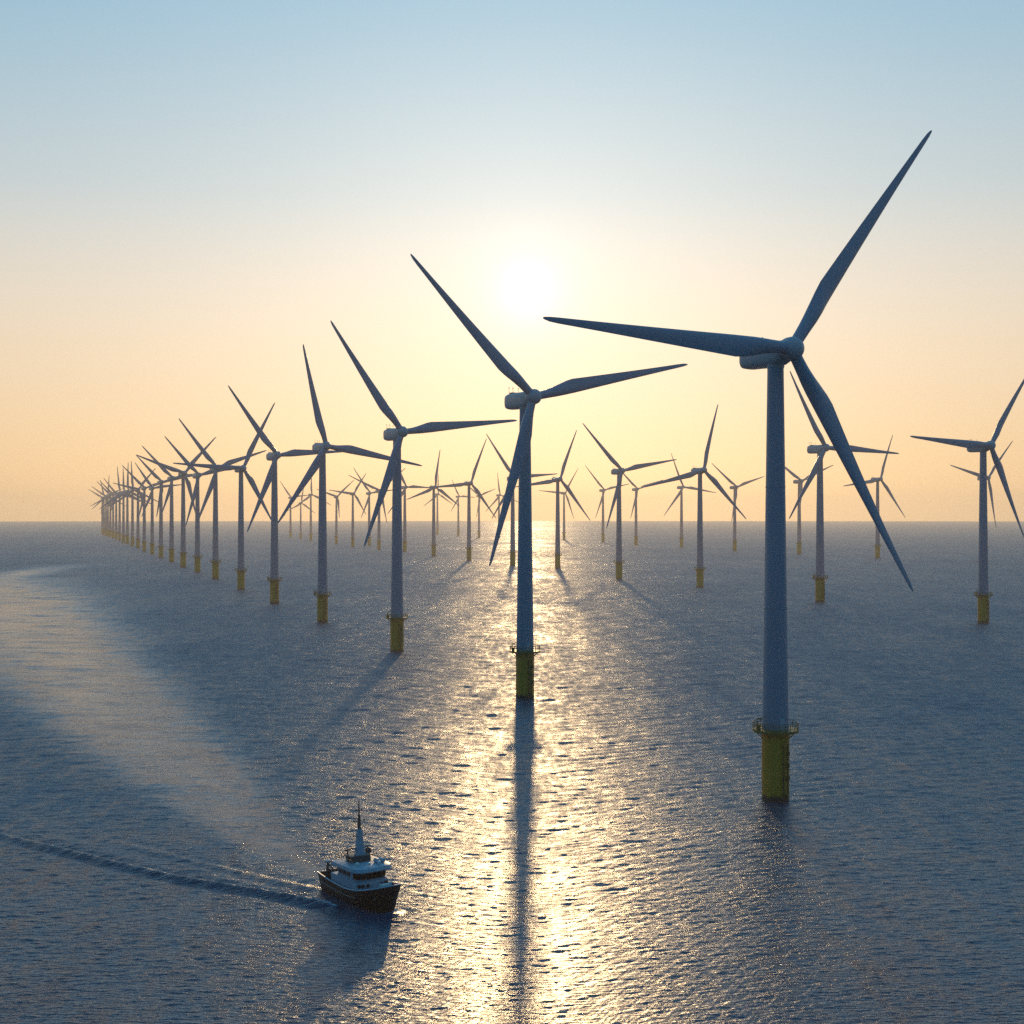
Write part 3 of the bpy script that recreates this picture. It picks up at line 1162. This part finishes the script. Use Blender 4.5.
    for k in range(40):
        arc.append(arc[-1] + (lo[k + 1] - lo[k]).length)

    def pt_at(s, ring):
        for k in range(40):
            if arc[k + 1] >= s:
                f = (s - arc[k]) / (arc[k + 1] - arc[k] + 1e-9)
                return ring[k].lerp(ring[k + 1], f)
        return ring[40].copy()

    nwin = 9
    tot = arc[-1]
    for w in range(nwin):
        s0 = tot * (w + 0.035) / nwin
        s1 = tot * (w + 0.965) / nwin
        rl = [pt_at(s0 + (s1 - s0) * k / 6, lo) for k in range(7)]
        rh = [pt_at(s0 + (s1 - s0) * k / 6, hi) for k in range(7)]
        link('window', pane(0, 6, rl, rh, 0.04, 0.97), M_GLASS, wh, angle=60)
    for side in (1, -1):                        # side windows
        for x0 in (-2.6, -1.4, -0.2):
            a, b = Vector((x0, side * 2.44, 3.86)), Vector((x0 + 1.0, side * 2.45, 3.86))
            bm = bmesh.new()
            box(bm, (x0 + 0.5, side * 2.475, 4.35), (0.95, 0.08, 0.85), 0.02)
            link('window', bm, M_GLASS, wh)
    # ports in the front of the deckhouse
    fr = house_ring(-4.6, 3.6, 2.7, 2.95, 2.0, n=41)
    for k in (9, 13, 17, 23, 27, 31):
        p = fr[k]
        nrm = Vector((p.x - 1.0, p.y * 0.8, 0)).normalized()
        bm = bmesh.new()
        tube(bm, p - nrm * 0.05, p + nrm * 0.05, 0.26, seg=14)
        link('porthole', bm, M_GLASS, house)
    # visor roof
    bm = bmesh.new()
    loft(bm, [house_ring(-3.6, 4.05, 3.1, 4.85, 2.2, n=17), house_ring(-3.6, 4.15, 3.18, 5.0, 2.2, n=17), house_ring(-3.6, 4.0, 3.1, 5.45, 2.2, n=17), house_ring(-3.3, 3.6, 2.6, 5.58, 2.0, n=17)])
    roof = link('roof', bm, M_WHITE, root, angle=30)
    # flying bridge block that carries the mast
    bm = bmesh.new()
    box(bm, (-1.2, 0, 5.95), (3.0, 2.6, 0.75), 0.12)
    box(bm, (-1.0, 0, 6.4), (2.4, 3.6, 0.16), 0.05)
    link('mast_house', bm, M_STEEL, root)
    bm = bmesh.new()
    rings = []
    for z, a in ((5.7, 0.8), (6.6, 0.6), (8.2, 0.45), (10.2, 0.3)):
        rings.append([(-0.7 + a * sx * 0.9, a * sy, z) for sx, sy in ((1, 1), (-1, 1), (-1, -1), (1, -1))])
    loft(bm, rings)
    mast = link('mast', bm, M_WHITE, root, smooth=False)
    bm = bmesh.new()
    tube(bm, (-0.7, 0, 10.1), (-0.7, 0, 12.3), 0.27, 0.19)
    tube(bm, (-0.7, 0, 12.2), (-0.7, 0, 14.4), 0.12, 0.07)
    link('topmast', bm, M_STEEL, mast)
    bm = bmesh.new()
    for z, w in ((7.4, 1.3), (9.2, 1.0), (11.3, 0.8), (12.9, 0.45)):
        tube(bm, (-0.7, -w, z), (-0.7, w, z), 0.05, seg=6)
        for sy in (-1, 1):
            box(bm, (-0.7, sy * w, z + 0.12), (0.16, 0.16, 0.24), 0.03)
    link('crosstree', bm, M_STEEL, mast)
    bm = bmesh.new()
    for z in [6.9 + 0.4 * k for k in range(9)]:
        w = 0.5
        tube(bm, (0.05, -0.2, z), (0.05, 0.2, z), 0.03, seg=5)
    tube(bm, (0.3, -0.22, 6.4), (-0.3, -0.22, 10.6), 0.035, seg=5)
    tube(bm, (0.3, 0.22, 6.4), (-0.3, 0.22, 10.6), 0.035, seg=5)
    link('ladder', bm, M_WHITE, mast)
    # radar scanners and dome on posts
    bm = bmesh.new()
    tube(bm, (-1.2, -1.7, 5.5), (-1.2, -1.7, 7.2), 0.12, 0.09)
    box(bm, (-1.2, -1.7, 7.35), (0.25, 1.5, 0.22), 0.06, rz=0.5)
    link('radar', bm, M_STEEL, root)
    bm = bmesh.new()
    lathe(bm, [(0.16, 5.5), (0.16, 6.3), (0.42, 6.35), (0.48, 6.7), (0.36, 7.0), (0.12, 7.12)], 16, -1.6, 1.9)
    link('radar_dome', bm, M_STEEL, root)
    # lamps and liferaft canisters on the roof
    for x, y in ((3.1, -0.6), (2.0, -1.9), (3.2, 1.0)):
        bm = bmesh.new()
        tube(bm, (x, y, 5.5), (x, y, 5.78), 0.06)
        lathe(bm, [(0.1, 5.74), (0.26, 5.8), (0.28, 6.02), (0.12, 6.14)], 12, x, y)
        link('lamp', bm, M_LAMP, root)
    for y in (1.3, 2.1):
        bm = bmesh.new()
        rr = [(1.9 + 0.02, y, 5.95)]
        rings = []
        for x, r in ((1.35, 0.1), (1.4, 0.26), (1.5, 0.32), (2.5, 0.32), (2.6, 0.26), (2.65, 0.1)):
            rings.append([(x, y + r * math.cos(2 * math.pi * k / 14), 5.9 + r * math.sin(2 * math.pi * k / 14)) for k in range(14)])
        loft(bm, rings)
        link('liferaft_canister', bm, M_WHITE, root)
    # railing round the roof
    bm = bmesh.new()
    ring = house_ring(-3.2, 3.3, 2.55, 5.52, 2.0, n=13)
    for p, q in zip(ring, ring[1:] + ring[:1]):
        if p.x > 1.9 and q.x > 1.9:
            continue
        tube(bm, p, p + Vector((0, 0, 0.85)), 0.03, seg=5)
        for hh in (0.45, 0.85):
            tube(bm, p + Vector((0, 0, hh)), q + Vector((0, 0, hh)), 0.03, seg=5)
    link('railing', bm, M_STEEL, root)
    # aft deck gear: gantry, winch, funnel
    bm = bmesh.new()
    for y in (-2.3, 2.3):
        tube(bm, (-6.6, y, 1.6), (-6.4, y, 4.6), 0.24, 0.18)
        tube(bm, (-6.4, y, 4.5), (-5.2, y * 0.8, 3.6), 0.1)
    tube(bm, (-6.5, -2.3, 3.4), (-6.5, 2.3, 3.4), 0.12)
    box(bm, (-6.3, -1.6, 2.6), (0.9, 1.0, 2.0), 0.15)
    gan = link('gantry', bm, M_STEEL, root)
    bm = bmesh.new()
    lathe(bm, [(0.12, 4.55), (0.24, 4.65), (0.26, 4.85), (0.12, 4.97)], 12, -6.4, -2.3)
    link('lamp', bm, M_LAMP, gan)
    bm = bmesh.new()
    tube(bm, (-6.3, -1.1, 2.4), (-6.3, 1.1, 2.4), 0.55, seg=16)
    for y in (-1.15, 1.15):
        tube(bm, (-6.3, y - 0.06, 2.4), (-6.3, y + 0.06, 2.4), 0.8, seg=18)
        box(bm, (-6.3, y, 1.9), (0.5, 0.2, 0.7), 0.03)
    link('winch', bm, M_STEEL, root)
    bm = bmesh.new()
    rings = []
    for z, a in ((3.5, 1.0), (5.6, 0.85), (5.75, 0.75)):
        rings.append([(-4.0 + 0.55 * a * math.cos(2 * math.pi * k / 16), 1.5 + 0.4 * a * math.sin(2 * math.pi * k / 16), z) for k in range(16)])
    loft(bm, rings)
    link('funnel', bm, M_STEEL, root)
    # windlass and bitts on the foredeck
    bm = bmesh.new()
    tube(bm, (6.6, -0.7, 3.45), (6.6, 0.7, 3.45), 0.28, seg=14)
    box(bm, (6.5, 0, 2.95), (0.7, 0.9, 0.9), 0.06)
    for y in (-0.75, 0.75):
        tube(bm, (6.6, y - 0.05, 3.45), (6.6, y + 0.05, 3.45), 0.42, seg=14)
    link('windlass', bm, M_LAMP, root)
    return root


build_boat()
